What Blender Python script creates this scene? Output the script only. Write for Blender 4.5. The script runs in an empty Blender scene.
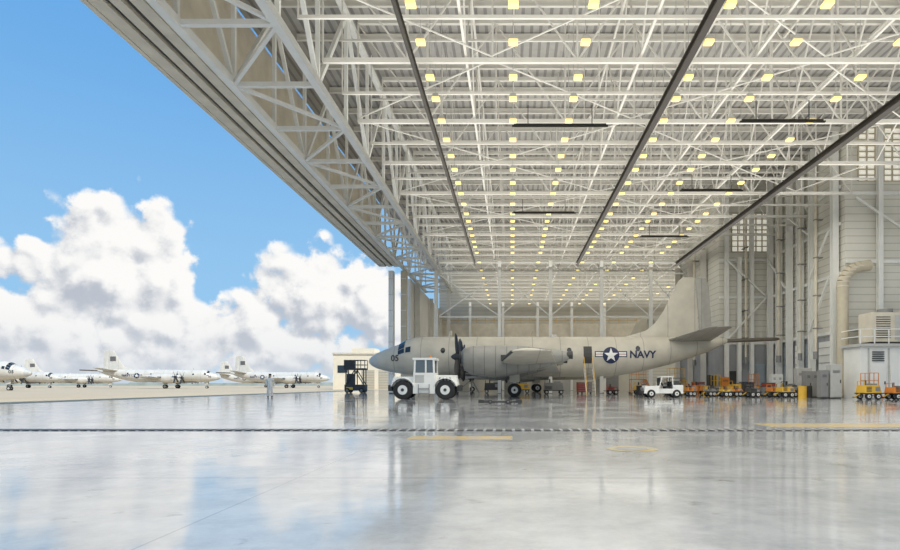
import bpy, bmesh, math, random
from mathutils import Vector, Matrix
random.seed(4)
C=bpy.context.scene.collection
bpy.context.scene.view_settings.view_transform='Standard'
pi=math.pi
# ---------------------------------------------------------------- materials
MATS={}
def mat(name,col,rough=.6,metal=0,var=.08,scale=3,emit=0,spec=.5,bump=0):
    if name in MATS: return MATS[name]
    m=bpy.data.materials.new(name); m.use_nodes=True
    nt=m.node_tree; b=nt.nodes['Principled BSDF']
    b.inputs['Roughness'].default_value=rough; b.inputs['Metallic'].default_value=metal
    b.inputs['Specular IOR Level'].default_value=spec
    tc=nt.nodes.new('ShaderNodeTexCoord'); n=nt.nodes.new('ShaderNodeTexNoise')
    n.inputs['Scale'].default_value=scale; n.inputs['Detail'].default_value=4
    nt.links.new(tc.outputs['Object'],n.inputs['Vector'])
    r=nt.nodes.new('ShaderNodeValToRGB'); r.color_ramp.elements[0].position=.3; r.color_ramp.elements[1].position=.7
    r.color_ramp.elements[0].color=(*[c*(1-var) for c in col],1)
    r.color_ramp.elements[1].color=(*[min(1,c*(1+var*.4)) for c in col],1)
    nt.links.new(n.outputs['Fac'],r.inputs['Fac']); nt.links.new(r.outputs['Color'],b.inputs['Base Color'])
    if emit:
        b.inputs['Emission Color'].default_value=(*col,1); b.inputs['Emission Strength'].default_value=emit
    if bump:
        bp=nt.nodes.new('ShaderNodeBump'); bp.inputs['Strength'].default_value=bump
        nt.links.new(n.outputs['Fac'],bp.inputs['Height']); nt.links.new(bp.outputs['Normal'],b.inputs['Normal'])
    MATS[name]=m; return m
def stripes(name,col,axis,period,dark=.75,rough=.6,width=.25,var=.08,scale=3):
    m=mat(name,col,rough,var=var,scale=scale); nt=m.node_tree; b=nt.nodes['Principled BSDF']
    tc=nt.nodes.new('ShaderNodeTexCoord'); s=nt.nodes.new('ShaderNodeSeparateXYZ'); nt.links.new(tc.outputs['Object'],s.inputs[0])
    def MM(op,a,bv):
        k=nt.nodes.new('ShaderNodeMath'); k.operation=op
        nt.links.new(a,k.inputs[0]); k.inputs[1].default_value=bv; return k.outputs[0]
    f=MM('FRACT',MM('DIVIDE',s.outputs[axis],period),0)
    g=MM('LESS_THAN',f,width)
    old=b.inputs['Base Color'].links[0].from_socket
    mx=nt.nodes.new('ShaderNodeMix'); mx.data_type='RGBA'; mx.blend_type='MULTIPLY'
    nt.links.new(g,mx.inputs['Factor']); nt.links.new(old,mx.inputs['A']); mx.inputs['B'].default_value=(dark,dark,dark,1)
    nt.links.new(mx.outputs['Result'],b.inputs['Base Color'])
    return m
white=mat('white_paint',(.82,.82,.78),.5,0,.06,1.5)
steelw=mat('truss_paint',(.70,.68,.62),.5,0,.08,1)
cream=mat('cream_paint',(.70,.64,.52),.6,0,.14,1)
brown=mat('brown_rail',(.028,.022,.016),.5)
dark=mat('dark_metal',(.04,.04,.04),.5)
prop=mat('propeller_paint',(.03,.03,.032),.5)
black=mat('black_rubber',(.02,.02,.02),.8)
grey=mat('grey_metal',(.25,.25,.245),.5)
lgrey=mat('light_grey_paint',(.50,.50,.47),.5)
skin_ac=stripes('aircraft_paint',(.54,.505,.42),0,2.35,.62,.4,.025,.16,.8)
nacm=stripes('nacelle_paint',(.36,.35,.315),0,.9,.6,.4,.05,.12,1.5)
engm=stripes('engine_cowl_paint',(.27,.265,.24),0,.8,.5,.4,.06,.15,1.5)
skin_sunlit=stripes('sunlit_aircraft_paint',(.64,.61,.54),0,2.35,.75,.4,.03,.1,.8)  # same aircraft paint with sunlit brightness put into the colour, for apron copies
boomm=mat('tail_boom_paint',(.13,.11,.085),.5)
glass=mat('dark_glass',(.02,.03,.04),.1)
cabglass=mat('cab_glass',(.12,.15,.17),.1)
navyb=mat('insignia_blue',(.01,.018,.07),.5)
flash=mat('tail_flash_grey',(.13,.12,.12),.5)
ins_w=mat('insignia_white',(.78,.78,.75),.5)
red=mat('red_paint',(.35,.05,.03),.5)
orange=mat('orange_paint',(.72,.25,.04),.5)
yellow=mat('yellow_paint',(.76,.46,.05),.5)
tan=mat('tan_paint',(.54,.48,.36),.6)
lens=mat('lamp_lens',(1,.76,.24),.5,0,0,1,emit=.9)
cladd=stripes('horizontal_siding',(.72,.70,.62),2,.55,.72,.6,.12,.08,.5)
cladw=stripes('white_siding',(.78,.77,.72),1,1.1,.7,.6,.1,.06,.5)
deckm=stripes('corrugated_deck',(.40,.39,.37),0,.5,.60,.6,.35)
wallm=mat('wall_paint',(.6,.57,.48),.7,0,.1,.5)
greyband=stripes('grey_wall_band',(.34,.35,.36),1,1.2,.7,.6,.05,.15,.5)
bluem=mat('blue_paint',(.04,.08,.2),.5)
bluegrey=mat('blue_grey_paint',(.33,.38,.42),.5)
steelm=mat('bare_steel',(.5,.5,.5),.3,.8)
bldm=mat('warm_building_paint',(.86,.76,.58),.7,0,.08,.3)
# ---------------------------------------------------------------- mesh builder
class MB:
    def __init__(s): s.v=[];s.f=[];s.m=[];s.mats=[]
    def mi(s,m):
        if m not in s.mats: s.mats.append(m)
        return s.mats.index(m)
    def add(s,vs,fs,m):
        o=len(s.v); s.v+=[tuple(v) for v in vs]; k=s.mi(m)
        for f in fs: s.f.append(tuple(i+o for i in f)); s.m.append(k)
        return s
    def box(s,x0,x1,y0,y1,z0,z1,m):
        return s.add([(x0,y0,z0),(x1,y0,z0),(x1,y1,z0),(x0,y1,z0),(x0,y0,z1),(x1,y0,z1),(x1,y1,z1),(x0,y1,z1)],
          [(0,3,2,1),(4,5,6,7),(0,1,5,4),(1,2,6,5),(2,3,7,6),(3,0,4,7)],m)
    def frus(s,a,b,m):
        q=lambda r:[(r[0],r[2],r[4]),(r[1],r[2],r[4]),(r[1],r[3],r[4]),(r[0],r[3],r[4])]
        return s.add(q(a)+q(b),[(0,3,2,1),(4,5,6,7),(0,1,5,4),(1,2,6,5),(2,3,7,6),(3,0,4,7)],m)
    def beam(s,p,q,w,h,m):
        p=Vector(p);q=Vector(q);d=(q-p).normalized()
        up=Vector((0,0,1)) if abs(d.z)<.95 else Vector((0,1,0))
        r=d.cross(up).normalized(); u=r.cross(d).normalized()
        vs=[]
        for c in (p,q):
            for a,b in((-1,-1),(1,-1),(1,1),(-1,1)): vs.append(c+r*(a*w/2)+u*(b*h/2))
        return s.add(vs,[(0,3,2,1),(4,5,6,7),(0,1,5,4),(1,2,6,5),(2,3,7,6),(3,0,4,7)],m)
    def ibeam(s,p,q,w,h,m,t=.05):
        p=Vector(p);q=Vector(q); dz=Vector((0,0,h/2-t/2))
        s.beam(p+dz,q+dz,w,t,m); s.beam(p-dz,q-dz,w,t,m); s.beam(p,q,t,h-2*t,m); return s
    def cyl(s,p,q,r0,m,r1=None,n=14):
        r1=r0 if r1 is None else r1
        p=Vector(p);q=Vector(q);d=(q-p).normalized()
        up=Vector((0,0,1)) if abs(d.z)<.95 else Vector((1,0,0))
        r=d.cross(up).normalized(); u=r.cross(d).normalized()
        vs=[]
        for c,rr in((p,r0),(q,r1)):
            for i in range(n):
                a=2*pi*i/n; vs.append(c+r*math.cos(a)*rr+u*math.sin(a)*rr)
        fs=[(i,(i+1)%n,n+(i+1)%n,n+i) for i in range(n)]+[tuple(range(n))[::-1],tuple(range(n,2*n))]
        return s.add(vs,fs,m)
    def loft(s,rings,m,cap=True):
        n=len(rings[0]); vs=[v for r in rings for v in r]; fs=[]
        for k in range(len(rings)-1):
            for i in range(n):
                j=(i+1)%n; fs.append((k*n+i,k*n+j,(k+1)*n+j,(k+1)*n+i))
        if cap: fs+= [tuple(range(n))[::-1],tuple(range((len(rings)-1)*n,len(rings)*n))]
        return s.add(vs,fs,m)
    def pipe(s,pts,r,m,n=10):
        for a,b in zip(pts,pts[1:]): s.cyl(a,b,r,m,n=n)
        return s
    def wheel(s,x,y,z,r,w,hub,axis='y'):
        prof=[(-w/2,r*.55),(-w/2,r*.92),(-w*.35,r),(w*.35,r),(w/2,r*.92),(w/2,r*.55)]
        rings=[]; n=22
        for t,rr in prof: rings.append([(x+math.cos(2*pi*i/n)*rr,y+t,z+math.sin(2*pi*i/n)*rr) for i in range(n)])
        s.loft(rings,black)
        s.cyl((x,y-w*.45-.03,z),(x,y+w*.45+.03,z),r*.5,hub,n=16)
        s.cyl((x,y-w*.5-.06,z),(x,y+w*.5+.06,z),r*.17,dark,n=10)
        return s
    def obj(s,name,parent=None,label=None,cat=None,group=None,smooth=False,loc=None,rot=None,kind=None,bevel=0):
        me=bpy.data.meshes.new(name); me.from_pydata(s.v,[],s.f)
        for m in s.mats: me.materials.append(m)
        me.polygons.foreach_set('material_index',s.m)
        bm=bmesh.new(); bm.from_mesh(me); bmesh.ops.recalc_face_normals(bm,faces=bm.faces); bm.to_mesh(me); bm.free()
        if smooth:
            me.shade_smooth(); me.set_sharp_from_angle(angle=math.radians(38))
        me.update(); o=bpy.data.objects.new(name,me); C.objects.link(o)
        if parent: o.parent=parent
        if label:o['label']=label
        if cat:o['category']=cat
        if group:o['group']=group
        if kind:o['kind']=kind
        if loc:o.location=loc
        if rot:o.rotation_euler=rot
        if bevel:
            b=o.modifiers.new('bevel','BEVEL'); b.width=bevel; b.segments=2; b.limit_method='ANGLE'
        return o
def empty(name,loc,label,cat,group=None,rot=0):
    e=bpy.data.objects.new(name,None); C.objects.link(e); e.location=loc; e.rotation_euler=(0,0,rot); e.empty_display_size=.3
    e['label']=label; e['category']=cat
    if group:e['group']=group
    return e
PALE={}
def copy_tree(o,parent=None,pale=False):
    n=o.copy(); C.objects.link(n)
    if parent is not None: n.parent=parent
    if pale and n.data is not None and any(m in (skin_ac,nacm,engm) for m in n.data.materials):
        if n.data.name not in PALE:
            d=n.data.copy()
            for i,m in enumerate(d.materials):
                if m in (skin_ac,nacm,engm): d.materials[i]=skin_sunlit
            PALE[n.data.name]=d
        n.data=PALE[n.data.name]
    for c in list(o.children): copy_tree(c,n,pale)
    return n
def struct(o): o['kind']='structure'; return o

# ---------------------------------------------------------------- aircraft
ST=[(0,3.0,.03,.03),(.06,3.0,.2,.2),(.28,3.01,.4,.4),(.75,3.04,.67,.67),(1.4,3.09,.91,.93),(2.1,3.15,1.11,1.15),(2.7,3.22,1.27,1.34),(3.3,3.34,1.5,1.55),(4.0,3.4,1.66,1.67),(4.8,3.4,1.73,1.73),(8,3.4,1.73,1.73),(12,3.4,1.73,1.73),(16,3.4,1.73,1.73),(20,3.41,1.72,1.72),(22,3.48,1.65,1.64),(24,3.66,1.46,1.45),(26,3.92,1.2,1.16),(28,4.22,.9,.82),(29.5,4.48,.62,.5),(30.4,4.68,.38,.32),(31.0,4.78,.2,.2)]
def fus(x):
    for a,b in zip(ST,ST[1:]):
        if a[0]<=x<=b[0]:
            t=(x-a[0])/(b[0]-a[0]); return [a[i]+(b[i]-a[i])*t for i in (1,2,3)]
    return list(ST[-1][1:])
def fpt(x,th,off=0):
    zc,rz,ry=fus(x); return (x,(ry+off)*math.sin(th),zc+(rz+off)*math.cos(th))
def patch(mb,x0,x1,t0,t1,m,off=.02,nx=3,nt=5,slant=0):
    vs=[];fs=[]
    for i in range(nx+1):
        for j in range(nt+1):
            tj=j/nt
            vs.append(fpt(x0+(x1-x0)*i/nx+slant*tj,t0+(t1-t0)*tj,off))
    for i in range(nx):
        for j in range(nt):
            a=i*(nt+1)+j; fs.append((a,a+1,a+nt+2,a+nt+1))
    mb.add(vs,fs,m)
def decal(polys,side,x0,z0,name,parent,label=None):
    me=bpy.data.meshes.new(name); bm=bmesh.new(); ms=[]
    for src,m,off in polys:
        b2=bmesh.new()
        if isinstance(src,bpy.types.Mesh): b2.from_mesh(src)
        else: b2.faces.new([b2.verts.new((p[0],p[1],0)) for p in src])
        bmesh.ops.triangulate(b2,faces=b2.faces)
        for k in range(-14,15):
            g=b2.verts[:]+b2.edges[:]+b2.faces[:]
            bmesh.ops.bisect_plane(b2,geom=g,plane_co=(0,k*.1+.003,0),plane_no=(0,1,0))
        if m not in ms: ms.append(m)
        for f in b2.faces: f.material_index=ms.index(m)
        for v in b2.verts:
            u,w=v.co.x,v.co.y
            x=x0+(u if side<0 else -u); z=z0+w
            zc,rz,ry=fus(x); q=max(0,1-((z-zc)/rz)**2)
            v.co=(x,side*(ry*math.sqrt(q)+off),z)
        tmp=bpy.data.meshes.new('t'); b2.to_mesh(tmp); b2.free(); bm.from_mesh(tmp)
    bm.to_mesh(me); bm.free()
    for m in ms: me.materials.append(m)
    o=bpy.data.objects.new(name,me); C.objects.link(o); o.parent=parent
    if label:o['label']=label
    return o
def textmesh(s,size,bold=.02):
    c=bpy.data.curves.new('txt','FONT'); c.body=s; c.size=size; c.align_x='CENTER'; c.align_y='CENTER'; c.offset=bold; c.resolution_u=4
    o=bpy.data.objects.new('txt',c); C.objects.link(o); bpy.context.view_layer.update()
    me=bpy.data.meshes.new_from_object(o.evaluated_get(bpy.context.evaluated_depsgraph_get()))
    bpy.data.objects.remove(o); return me
def airfoil(x,y,z,c,t,vert=False):
    pr=[(0,0),(.03,.35),(.1,.6),(.25,.9),(.4,1),(.6,.85),(.8,.45),(1,.04),(1,-.04),(.8,-.2),(.6,-.4),(.4,-.55),(.25,-.55),(.1,-.4),(.03,-.25)]
    return [(x+a*c,y,z+b*t*c*.6) for a,b in pr]
def build_aircraft(loc,label,group,rot=0):
    R=empty('patrol_aircraft',loc,label,'airplane',group,rot)
    mb=MB(); n=36; xs=[]
    mb.loft([[fpt(s[0],2*pi*i/n) for i in range(n)] for s in ST],skin_ac)
    f=mb.obj('fuselage',R,smooth=True)
    mb=MB(); n2=14
    mb.loft([[(x,r*math.sin(2*pi*i/n2),z+r*math.cos(2*pi*i/n2)) for i in range(n2)] for x,z,r in((30.9,4.78,.19),(31.3,4.79,.17),(35.2,4.93,.16),(35.5,4.94,.11),(35.6,4.94,.02))],boomm)
    mb.obj('tail_boom',R,'dark thin tail sensor boom',smooth=True)
    mb=MB()
    for a,b in((-1.36,-1.08),(-1.04,-.72),(-.68,-.36),(-.32,-.03),(.03,.32),(.36,.68),(.72,1.04),(1.08,1.36)):
        patch(mb,2.75,3.3,a,b,glass,.03)
    for a,b in((-1.36,-1.05),(1.05,1.36)): patch(mb,3.42,3.85,a,b,glass,.03)
    mb.obj('cockpit_window',f,'dark tinted cockpit glazing')
    for sd in(-1,1):
        for x in(6.6,10.6,17.2,23.0):
            mb=MB(); zc,rz,ry=fus(x); c=[(.0+.2*math.cos(2*pi*i/16),.24*math.sin(2*pi*i/16)) for i in range(16)]
            z=zc+.45
            mb.add([(x+a,sd*(ry*math.sqrt(max(0,1-((z+b-zc)/rz)**2))+.02),z+b) for a,b in c],[tuple(range(16))],glass)
            mb.obj('cabin_window',f)
    for sd in(-1,1):
        mb=MB(); patch(mb,18.4,19.1,sd*1.1,sd*1.95,dark if sd<0 else skin_ac,.02)
        mb.obj('entry_door',f,label='dark open entry doorway' if sd<0 else None)
    mb=MB(); patch(mb,.02,.9,-pi,pi,lgrey,.012,4,30); mb.obj('nose_radome',f,label='pale grey radome nose cone',smooth=True)
    mb=MB(); mb.box(6,11,-.9,.9,1.52,1.72,grey); mb.obj('bomb_bay_fairing',f)
    MB().beam((7,0,5.1),(7.15,0,5.65),.25,.05,skin_ac).obj('blade_antenna',f)
    MB().beam((14,0,5.1),(14.2,0,5.6),.25,.05,skin_ac).obj('blade_antenna',f)
    MB().cyl((16,0,5.08),(16,0,5.3),.35,lgrey,.25).obj('dome_antenna',f)
    r=.62
    circ=[(r*math.cos(2*pi*i/32),r*math.sin(2*pi*i/32)) for i in range(32)]
    disc=[((r+.08)*math.cos(2*pi*i/32),(r+.08)*math.sin(2*pi*i/32)) for i in range(32)]
    star=[]
    for i in range(10):
        a=pi/2+i*pi/5; rr=r if i%2==0 else r*.4; star.append((rr*math.cos(a),rr*math.sin(a)))
    rect=lambda x0,x1,y0,y1:[(x0,y0),(x1,y0),(x1,y1),(x0,y1)]
    pol=[(rect(-1.36,1.36,-.16,.34),navyb,.02),(rect(-1.28,1.28,-.08,.26),ins_w,.027),(rect(-1.28,1.28,.06,.12),red,.033),(disc,navyb,.038),(star,ins_w,.046)]
    for sd in(-1,1):
        decal(pol,sd,20.7,3.45,'insignia',f,'blue roundel with white star and bars')
    t=textmesh('NAVY',.85,.025)
    for sd in(-1,1): decal([(t,navyb,.03)],sd,23.4,3.5,'navy_lettering',f,'dark blue NAVY lettering')
    t=textmesh('05',.72,.015)
    for sd in(-1,1): decal([(t,dark,.03)],sd,2.5,3.2,'side_number',f,'dark 05 number')
    for sd in(-1,1):
        mb=MB()
        secs=[(10.6,0,2.05,6.0,.19),(10.75,sd*1.7,2.12,5.6,.18),(11.6,sd*9,2.62,3.9,.16),(12.4,sd*14.9,3.05,2.4,.13),(12.9,sd*15.2,3.08,1.6,.06)]
        mb.loft([airfoil(*s) for s in secs],skin_ac)
        w=mb.obj('wing',R,smooth=True)
        mb=MB(); mb.beam((11.72,sd*9.7,2.69),(12.38,sd*14.7,3.03),.16,.12,dark); mb.obj('deicing_strip',w,'black rubber leading edge strip')
        mb=MB(); 
        mb.loft([airfoil(15.0,sd*2.0,2.1,1.25,.1),airfoil(14.1,sd*9,2.56,1.1,.1)],lgrey); mb.obj('flap',w,smooth=True)
        mb=MB(); mb.loft([airfoil(25.6,sd*.3,4.75,3.9,.1),airfoil(27.3,sd*6.2,5.35,1.9,.09),airfoil(27.7,sd*6.5,5.4,1.2,.05)],nacm)
        mb.obj('horizontal_stabilizer',R,smooth=True)
        for ye,ze in((4.1,2.85),(8.4,3.0)):
            mb=MB(); n=20
            prof=[(8.75,.46,-.0),(8.95,.82,-.08),(9.6,1.04,-.14),(11,1.14,-.2),(12.5,1.08,-.14),(14,.86,-.06),(15.4,.56,.04),(16.5,.32,.1)]
            mb.loft([[(x,sd*ye+rr*.75*math.cos(2*pi*i/n),ze+dz+rr*(1.12 if math.sin(2*pi*i/n)<0 else .9)*math.sin(2*pi*i/n)) for i in range(n)] for x,rr,dz in prof],engm)
            e=mb.obj('engine',R,smooth=True)
            MB().cyl((8.68,sd*ye,ze-.65),(8.95,sd*ye,ze-.65),.28,dark).obj('air_intake',e)
            MB().box(11.6,12.6,sd*ye-.87,sd*ye+.87,ze-.25,ze+.1,dark).obj('cooling_vent',e)
            MB().cyl((16.3,sd*ye,ze+.12),(16.8,sd*ye,ze+.13),.26,dark,.3).obj('exhaust_pipe',e)
            mb=MB()
            mb.loft([[(x,sd*ye+rr*math.cos(2*pi*i/n),ze+rr*math.sin(2*pi*i/n)) for i in range(n)] for x,rr in((7.95,.02),(8.05,.14),(8.3,.27),(8.6,.35),(8.76,.36))],prop)
            a0=.72
            for k in range(4):
                a=a0+k*pi/2; d=Vector((0,math.cos(a),math.sin(a))); tt=Vector((0,-math.sin(a),math.cos(a)))
                rings=[]
                for rr,w2,tw in((.25,.13,1.2),(.6,.18,.95),(1.1,.22,.75),(1.7,.22,.6),(2.0,.19,.55),(2.06,.12,.5)):
                    c=Vector((8.45,sd*ye,ze))+d*rr; ch=(tt*math.cos(tw)+Vector((1,0,0))*math.sin(tw)); nn=d.cross(ch)
                    rings.append([c-ch*w2,c+nn*.04,c+ch*w2,c-nn*.04])
                mb.loft(rings,prop)
            mb.obj('propeller',e,'black four-blade propeller')
        mb=MB(); y=sd*4.1
        mb.cyl((12.6,y,.6),(12.6,y,2.4),.11,steelm); mb.cyl((12.6,y,1.5),(13.8,y,2.3),.06,steelm); mb.cyl((12.6,y-.4,.55),(12.6,y+.4,.55),.07,steelm)
        for k in(-.33,.33): mb.wheel(12.6,y+k,.55,.55,.3,ins_w)
        mb.box(12.2,13.0,y-.62,y-.58,1.2,2.4,skin_ac); mb.box(12.2,13.0,y+.58,y+.62,1.2,2.4,skin_ac)
        mb.obj('main_landing_gear',R,smooth=True)
    mb=MB(); mb.cyl((3.6,0,.4),(3.6,0,2.0),.09,steelm); mb.cyl((3.6,0,1.0),(4.6,0,1.9),.05,steelm); mb.cyl((3.6,-.3,.36),(3.6,.3,.36),.05,steelm)
    for k in(-.24,.24): mb.wheel(3.6,k,.36,.36,.2,ins_w)
    mb.box(3.2,4.2,-.42,-.39,1.1,1.9,skin_ac);mb.box(3.2,4.2,.39,.42,1.1,1.9,skin_ac)
    mb.obj('nose_landing_gear',R,smooth=True)
    def fr(x0,x1,z,t): return [(x0,0,z),(x0+(x1-x0)*.12,t*.7,z),(x0+(x1-x0)*.4,t,z),(x1,t*.3,z),(x1,-t*.3,z),(x0+(x1-x0)*.4,-t,z),(x0+(x1-x0)*.12,-t*.7,z)]
    mb=MB(); mb.loft([fr(20.6,28.6,4.75,.1),fr(22.4,28.6,5.2,.12),fr(24.0,28.55,5.65,.16),fr(24.9,28.5,6.4,.17),fr(25.6,28.45,7.5,.16),fr(26.5,28.3,9.3,.12),fr(26.8,28.25,9.95,.1),fr(27.2,28.1,10.27,.05)],skin_ac)
    v=mb.obj('vertical_fin',R,smooth=True)
    mb=MB(); mb.loft([fr(28.65,29.7,5.0,.09),fr(28.55,29.65,6.6,.09),fr(28.33,29.45,9.4,.07),fr(28.2,29.2,10.2,.05)],nacm); mb.obj('rudder',v)
    return R,f,v
AC,ACF,ACV=build_aircraft((-12.4,52,0),'large pale grey four-engine patrol aircraft parked inside the hangar','patrol aircraft')
mb=MB(); ox=18.4-12.4
for s in(0,.7):
    mb.beam((ox+s,52-3.9,0.03),(ox+s,52-1.95,2.35),.07,.12,steelm)
    mb.beam((ox+s,52-3.9,1.0),(ox+s,52-1.95,3.3),.04,.04,yellow)
    mb.beam((ox+s,52-3.9,0.03),(ox+s,52-3.9,1.0),.04,.04,yellow)
for i in range(9):
    t=i/8; y=52-3.8+1.8*t; z=.15+2.15*t; mb.box(ox,ox+.7,y-.12,y+.12,z-.02,z+.02,grey)
mb.obj('boarding_ladder',label='steel boarding ladder with handrails at the aircraft door',cat='ladder')
def tail_flash(root):
    v=[c for c in root.children if c.name.startswith('vertical_fin')][0]
    mb=MB()
    for sd in(-1,1):
        mb.box(26.5,27.9,sd*.18-.02,sd*.18+.02,7.4,8.6,flash)
    mb.obj('tail_flash',v,'dark squadron marking on the tail')
PX=lambda px,D:(px-512)*D/600
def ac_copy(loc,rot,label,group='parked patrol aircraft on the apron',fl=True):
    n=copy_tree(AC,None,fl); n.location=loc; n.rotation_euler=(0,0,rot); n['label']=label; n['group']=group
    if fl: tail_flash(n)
    return n
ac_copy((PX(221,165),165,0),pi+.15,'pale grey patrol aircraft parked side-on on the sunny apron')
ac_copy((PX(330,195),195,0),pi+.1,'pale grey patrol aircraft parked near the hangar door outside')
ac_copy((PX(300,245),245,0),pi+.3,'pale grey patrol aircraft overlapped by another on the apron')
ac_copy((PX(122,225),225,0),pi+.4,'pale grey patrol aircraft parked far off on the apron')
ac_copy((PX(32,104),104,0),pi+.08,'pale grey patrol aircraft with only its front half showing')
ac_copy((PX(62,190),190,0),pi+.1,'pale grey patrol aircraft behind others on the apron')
ac_copy((-9.2,84.5,0),0,'pale grey patrol aircraft in the rear bay, tail showing',group='patrol aircraft',fl=False)

# ---------------------------------------------------------------- ground & floor
Y0=-14;Y1=104
def noisep(nt,tc,sc,det,stretch=(1,1,1),loc=(0,0,0),rough=.5):
    mp=nt.nodes.new('ShaderNodeMapping'); mp.inputs['Scale'].default_value=stretch; mp.inputs['Location'].default_value=loc; nt.links.new(tc.outputs['Object'],mp.inputs['Vector'])
    n=nt.nodes.new('ShaderNodeTexNoise'); n.inputs['Scale'].default_value=sc; n.inputs['Detail'].default_value=det; n.inputs['Roughness'].default_value=rough; nt.links.new(mp.outputs[0],n.inputs['Vector']); return n.outputs['Fac']
def rampp(nt,f,p0,c0,p1,c1):
    r=nt.nodes.new('ShaderNodeValToRGB'); e=r.color_ramp.elements; e[0].position=p0;e[1].position=p1
    e[0].color=(*c0,1);e[1].color=(*c1,1); nt.links.new(f,r.inputs['Fac']); return r.outputs['Color']
def floor_mat():
    m=bpy.data.materials.new('polished_floor'); m.use_nodes=True; nt=m.node_tree; b=nt.nodes['Principled BSDF']; L=nt.links.new
    tc=nt.nodes.new('ShaderNodeTexCoord')
    noise=lambda *a,**k: noisep(nt,tc,*a,**k)
    ramp=lambda *a: rampp(nt,*a)
    base=ramp(noise(.8,9,rough=.74),.36,(.36,.375,.385),.60,(.54,.55,.56))
    s=nt.nodes.new('ShaderNodeSeparateXYZ'); L(tc.outputs['Object'],s.inputs[0])
    def MM(op,a,bv):
        k=nt.nodes.new('ShaderNodeMath'); k.operation=op
        L(a,k.inputs[0])
        if hasattr(bv,'is_linked'): L(bv,k.inputs[1])
        else: k.inputs[1].default_value=bv
        return k.outputs[0]
    jx=MM('LESS_THAN',MM('FRACT',MM('DIVIDE',MM('ADD',s.outputs[0],2.2),6.1),0),.003)
    jy=MM('LESS_THAN',MM('FRACT',MM('DIVIDE',s.outputs[1],6.1),0),.01)
    j=MM('MULTIPLY',MM('MAXIMUM',jx,jy),.35)
    mx=nt.nodes.new('ShaderNodeMix'); mx.data_type='RGBA'; L(j,mx.inputs['Factor']); L(base,mx.inputs['A']); mx.inputs['B'].default_value=(.12,.12,.12,1)
    st=ramp(noise(1.7,6,(1,1,1),(7,3,0),.6),.64,(0,0,0),.70,(.6,.6,.6))
    m2=nt.nodes.new('ShaderNodeMix'); m2.data_type='RGBA'; L(st,m2.inputs['Factor']); L(mx.outputs['Result'],m2.inputs['A']); m2.inputs['B'].default_value=(.18,.18,.175,1)
    L(m2.outputs['Result'],b.inputs['Base Color'])
    rr=ramp(noise(.5,9,(1,1,1),(3,1,0),.72),.47,(.015,)*3,.54,(.12,)*3); L(rr,b.inputs['Roughness'])
    bp=nt.nodes.new('ShaderNodeBump'); bp.inputs['Strength'].default_value=.06; bp.inputs['Distance'].default_value=.05
    L(noise(2.6,7,rough=.6),bp.inputs['Height']); L(bp.outputs[0],b.inputs['Normal'])
    b.inputs['IOR'].default_value=1.85
    return m
def worn(name,col):
    m=bpy.data.materials.new(name); m.use_nodes=True; nt=m.node_tree; b=nt.nodes['Principled BSDF']
    tc=nt.nodes.new('ShaderNodeTexCoord')
    c=rampp(nt,noisep(nt,tc,5,7,rough=.75),.40,(.46,.46,.43),.56,col); nt.links.new(c,b.inputs['Base Color']); b.inputs['Roughness'].default_value=.2; b.inputs['IOR'].default_value=1.7
    return m
struct(MB().box(-25,48,-22,132,-.3,0,floor_mat()).obj('floor'))
apron=mat('apron_concrete',(.58,.47,.33),1,0,.12,.05,spec=.05)
ag=MB(); ag.box(-1500,-25,-60,2500,-.3,-.005,apron); ag.box(-25,48,132,2500,-.3,-.005,apron); ag.box(48,1500,-60,2500,-.3,-.005,apron); ag.box(-25,48,-60,-22,-.3,-.005,apron)
struct(ag.obj('ground'))
tree=mat('hazed_tree_green',(.30,.32,.27),.9,0,.3,.05)  # green greyed down, distance haze put into the colour
mb=MB(); x=-1200
while x<-100:
    w=random.uniform(20,50); h=random.uniform(3,5.5); mb.frus((x,x+w,820,850,0),(x+w*.2,x+w*.8,825,845,h),tree); x+=w*.75
o=mb.obj('distant_tree_line',label='low hazy tree line beyond the airfield',cat='trees'); o['kind']='stuff'
gm=stripes('drain_grate',(.015,.015,.015),0,.2,22,.5,.3)
MB().box(-25,48,12.42,12.86,.001,.012,gm).obj('trench_drain',label='long black grated trench drain across the floor',cat='drain')
ym=worn('floor_yellow',(.66,.45,.12))
ringm=worn('floor_ring_yellow',(.56,.42,.14))
for x0,x1,y0,y1 in((-1.85,0,10.4,11.1),(5.9,10,13.4,14.8)):
    MB().box(x0,x1,y0,y1,.001,.006,ym).obj('floor_marking',label='worn yellow painted floor marking by the drain',cat='floor marking',group='yellow floor markings')
mb=MB(); mb.cyl((1.78,8.9,.001),(1.78,8.9,.006),.38,ringm,n=32); mb.cyl((1.78,8.9,.006),(1.78,8.9,.009),.24,grey,n=32)
mb.obj('manhole_cover',label='round floor cover with worn yellow ring',cat='manhole cover')
mb=MB(); mb.cyl((-1.5,30.5,.1),(.3,30.6,.1),.05,dark)
mb.box(-1.7,-1.4,30.3,30.7,.04,.2,dark); mb.box(.2,.5,30.4,30.8,.04,.2,dark); 
for x in(-1.1,-.2): mb.wheel(x,30.55,.1,.1,.3,grey)
mb.obj('tow_bar',label='low dark steel tow bar lying on the floor',cat='tow bar')

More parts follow.
